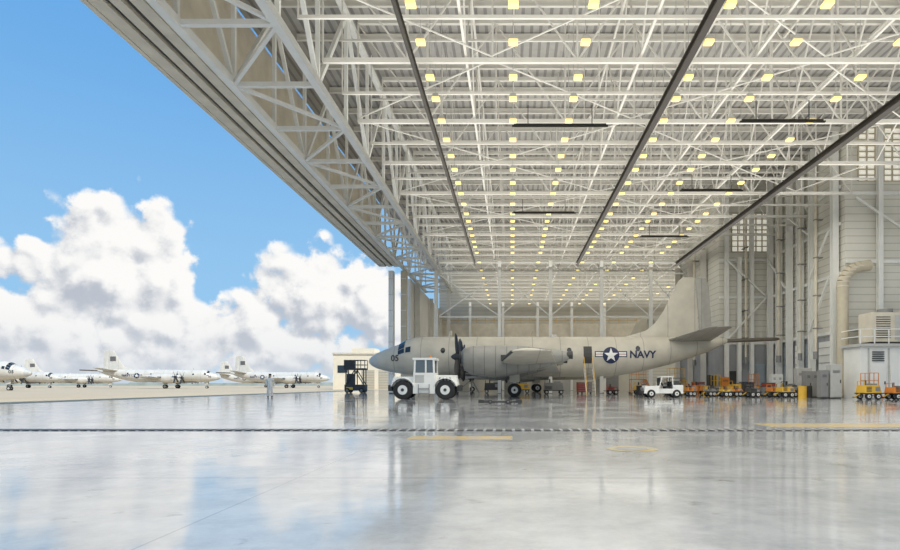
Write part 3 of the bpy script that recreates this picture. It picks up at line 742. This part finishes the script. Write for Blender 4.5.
for a in(-.85,.85):
    for b in(-.7,.7): MB().wheel(a,b,.3,.3,.2,grey).obj('wheel',E,smooth=True)

# ---------------------------------------------------------------- person
def person(x,y,lab,cloth,rot=0):
    V=[(0,0,.96,.17),(0,0,1.15,.165),(0,0,1.35,.19),(0,0,1.47,.10),(0,0,1.54,.06),(0,-.01,1.62,.095),(0,-.005,1.71,.09)]
    Eg=[(0,1),(1,2),(2,3),(3,4),(4,5),(5,6)]
    hands=[]
    for s in(-1,1):
        b=len(V); V+=[(s*.19,0,1.42,.09),(s*.27,.02,1.16,.072),(s*.29,-.05,.92,.052),(s*.29,-.07,.85,.042)]
        Eg+=[(2,b),(b,b+1),(b+1,b+2),(b+2,b+3)]; hands.append(Vector((s*.29,-.07,.85)))
        b=len(V); V+=[(s*.1,0,.88,.135),(s*.13,-.02-.03*s,.5,.105),(s*.14,.02-.06*s,.12,.085),(s*.15,-.12-.06*s,.05,.06)]
        Eg+=[(0,b),(b,b+1),(b+1,b+2),(b+2,b+3)]
    me=bpy.data.meshes.new('person'); me.from_pydata([v[:3] for v in V],Eg,[])
    o=bpy.data.objects.new('person',me); C.objects.link(o)
    o.modifiers.new('s','SKIN')
    for i,v in enumerate(V): me.skin_vertices[0].data[i].radius=(v[3]*1.15,v[3]*.95)
    me.skin_vertices[0].data[0].use_root=True
    o.modifiers.new('d','SUBSURF').levels=2
    bpy.context.view_layer.update()
    m2=bpy.data.meshes.new_from_object(o.evaluated_get(bpy.context.evaluated_depsgraph_get()))
    o.modifiers.clear(); o.data=m2
    skn=mat('skin_tone',(.5,.32,.23),.6)
    m2.materials.clear()
    for m in(cloth,skn,dark): m2.materials.append(m)
    for p in m2.polygons:
        c=p.center; p.material_index=1 if c.z>1.53 or (c.z<.93 and abs(c.x)>.22) else (2 if c.z<.12 else 0); p.use_smooth=True
    o.location=(x,y,0); o.rotation_euler=(0,0,rot); o['label']=lab; o['category']='person'
    zmin=min(v.co.z for v in m2.vertices); o.location.z=-zmin
    mb=MB(); n=14
    mb.loft([[(r*math.cos(2*pi*i/n),.015+r*1.1*math.sin(2*pi*i/n)+dy,z) for i in range(n)] for r,z,dy in((.085,1.66,.02),(.105,1.72,.01),(.095,1.79,.0),(.03,1.83,0))],mat('dark_hair',(.05,.03,.02),.7))
    mb.obj('hair',o,smooth=True)
    for h,s in zip(hands,(-1,1)):
        mb=MB()
        for k in range(4):
            L=(.075,.085,.08,.062)[k]; p=h+Vector((0,-.03+.02*k,-.02)); q=p+Vector((0,-.01,-L*.6)); mb.cyl(p,q,.009,skn,.008,6); mb.cyl(q,q+Vector((-s*.02,-.005,-L*.45)),.008,skn,.006,6)
        mb.cyl(h+Vector((0,-.03,.01)),h+Vector((-s*.01,-.075,-.035)),.011,skn,.008,6)
        mb.obj('fingers',o)
    return o
cov=mat('grey_coverall',(.72,.71,.66),.8)
person(PX(270,46),46,'person standing in pale grey coveralls near the open door',cov,.3)
person(PX(806,50),50,'person in dark blue work clothes near the carts',bluem,-.6)

# ---------------------------------------------------------------- world
w=bpy.data.worlds.new('World'); bpy.context.scene.world=w; w.use_nodes=True; nt=w.node_tree; L=nt.links.new
bg=nt.nodes['Background']
tc=nt.nodes.new('ShaderNodeTexCoord')
def MT(op,a,b=0,c=0):
    k=nt.nodes.new('ShaderNodeMath'); k.operation=op
    for i,v in enumerate((a,b,c)):
        if isinstance(v,(int,float)): k.inputs[i].default_value=v
        else: L(v,k.inputs[i])
    return k.outputs[0]
def smooth(v,a,b,lo=0,hi=1):
    k=nt.nodes.new('ShaderNodeMapRange'); k.interpolation_type='SMOOTHSTEP'
    for i,x in ((1,a),(2,b),(3,lo),(4,hi)): k.inputs[i].default_value=x
    L(v,k.inputs[0]); return k.outputs[0]
def mixc(f,a,b):
    k=nt.nodes.new('ShaderNodeMix'); k.data_type='RGBA'
    for s,v in(('Factor',f),('A',a),('B',b)):
        if isinstance(v,tuple): k.inputs[s].default_value=(*v,1)
        elif isinstance(v,(int,float)): k.inputs[s].default_value=v
        else: L(v,k.inputs[s])
    return k.outputs['Result']
blobs=[(108,272,62,78),(158,272,52,60),(25,262,70,24),(15,335,90,56),(80,345,110,60),(175,335,90,56),(245,328,60,46),(320,300,62,62),(375,315,50,52),(300,350,110,46)]
def density(vec):
    s=nt.nodes.new('ShaderNodeSeparateXYZ'); L(vec,s.inputs[0])
    az=MT('ARCTAN2',s.outputs[0],s.outputs[1]); el=MT('ARCSINE',s.outputs[2])
    d=None
    for px,py,rx,ry in blobs:
        u=(px-512)/600; v=(385-py)/600; a=math.atan(u); e=math.atan(v*math.cos(a))
        rX=rx/600*math.cos(a)**2; rY=ry/600*math.cos(a)
        q=MT('SQRT',MT('ADD',MT('POWER',MT('DIVIDE',MT('SUBTRACT',az,a),rX),2),MT('POWER',MT('DIVIDE',MT('SUBTRACT',el,e),rY),2)))
        k=MT('MULTIPLY',MT('SUBTRACT',1,q),rY/.055)
        d=k if d is None else MT('SMOOTH_MAX',d,k,.2)
    far=smooth(MT('ABSOLUTE',MT('ADD',az,.42)),.5,.8)
    n2=nt.nodes.new('ShaderNodeTexNoise'); n2.inputs['Scale'].default_value=3.2; n2.inputs['Detail'].default_value=3; L(vec,n2.inputs['Vector'])
    d2=MT('SUBTRACT',MT('MULTIPLY',MT('SUBTRACT',n2.outputs['Fac'],.42),5),MT('MULTIPLY',MT('ABSOLUTE',MT('SUBTRACT',el,.2)),4))
    d=MT('ADD',MT('MULTIPLY',MT('MAXIMUM',d,-1.5),MT('SUBTRACT',1,far)),MT('MULTIPLY',MT('MAXIMUM',d2,-1.5),far))
    n=nt.nodes.new('ShaderNodeTexNoise'); n.inputs['Scale'].default_value=14; n.inputs['Detail'].default_value=10; n.inputs['Roughness'].default_value=.57; L(vec,n.inputs['Vector'])
    vo=nt.nodes.new('ShaderNodeTexVoronoi'); vo.inputs['Scale'].default_value=34; vo.feature='SMOOTH_F1'; vo.inputs['Smoothness'].default_value=.4
    va=nt.nodes.new('ShaderNodeVectorMath'); va.operation='MULTIPLY_ADD'; L(n.outputs['Color'],va.inputs[0]); va.inputs[1].default_value=(.07,.07,.07); L(vec,va.inputs[2]); L(va.outputs[0],vo.inputs['Vector'])
    t=MT('ADD',MT('MULTIPLY',MT('SUBTRACT',n.outputs['Fac'],.5),2.3),MT('MULTIPLY',MT('SUBTRACT',.4,vo.outputs['Distance']),.9))
    return MT('ADD',d,t),el,t
dir0=tc.outputs['Generated']
off=nt.nodes.new('ShaderNodeVectorMath'); off.operation='ADD'; L(dir0,off.inputs[0]); off.inputs[1].default_value=(.010,0,.016)
nm=nt.nodes.new('ShaderNodeVectorMath'); nm.operation='NORMALIZE'; L(off.outputs[0],nm.inputs[0])
D0,el,_=density(dir0); D1,_,_=density(nm.outputs[0])
mask=smooth(D0,-.08,.3)
lit=smooth(MT('SUBTRACT',D0,D1),-.7,.35)
sky=mixc(smooth(el,0,.12),(.45,.66,.85),(.31,.58,.87)); sky=mixc(smooth(el,.08,.55),sky,(.14,.40,.80))
cl=mixc(lit,(.50,.54,.61),(.98,.97,.95))
cl=mixc(MT('MULTIPLY',smooth(el,.14,.0),.45),cl,(.62,.67,.74))
haze=mixc(mask,sky,cl)
haze=mixc(MT('MULTIPLY',smooth(el,.05,-.01),.5),haze,(.64,.71,.79))
col=mixc(smooth(el,-.02,-.002),(.5,.46,.4),haze)
L(col,bg.inputs['Color']); bg.inputs['Strength'].default_value=1.0
sd=bpy.data.lights.new('sun','SUN'); sd.energy=4.2; sd.angle=.01; sd.color=(1,.95,.86)
so=bpy.data.objects.new('sun',sd); C.objects.link(so); so.rotation_euler=Vector((-.5,.45,-.76)).to_track_quat('-Z','Y').to_euler(); so.location=(60,-20,80)
def area(name,x0,x1,y0,y1,z,E,up):
    l=bpy.data.lights.new(name,'AREA'); l.shape='RECTANGLE'; l.size=x1-x0; l.size_y=y1-y0; l.energy=E*(x1-x0)*(y1-y0); l.color=(1,.965,.89)
    o=bpy.data.objects.new(name,l); C.objects.link(o); o.location=((x0+x1)/2,(y0+y1)/2,z); o.rotation_euler=(pi if up else 0,0,0)
for y0,y1,x1,dn in((-8,18,24,4.6),(18.01,43.5,24,5.2),(43.51,68,19,1.5),(74,102,44,1.5)):
    area('added_ceiling_fill',-8,x1,y0,y1,14.1,3.3,True)  # added unseen fill aimed up at the roof, no such fixture hangs there
    area('added_bay_fill',-8,x1,y0,y1,13.8,dn,False)  # added unseen fill aimed down, does the lighting the small lenses cannot
# ---------------------------------------------------------------- camera
cd=bpy.data.cameras.new('cam'); cam=bpy.data.objects.new('cam',cd); C.objects.link(cam)
cam.location=(0,0,.95); cam.rotation_euler=(pi/2,0,0); cd.sensor_width=36; cd.lens=24
cd.shift_x=-62/900; cd.shift_y=110/900; cd.clip_end=5000
bpy.context.scene.camera=cam
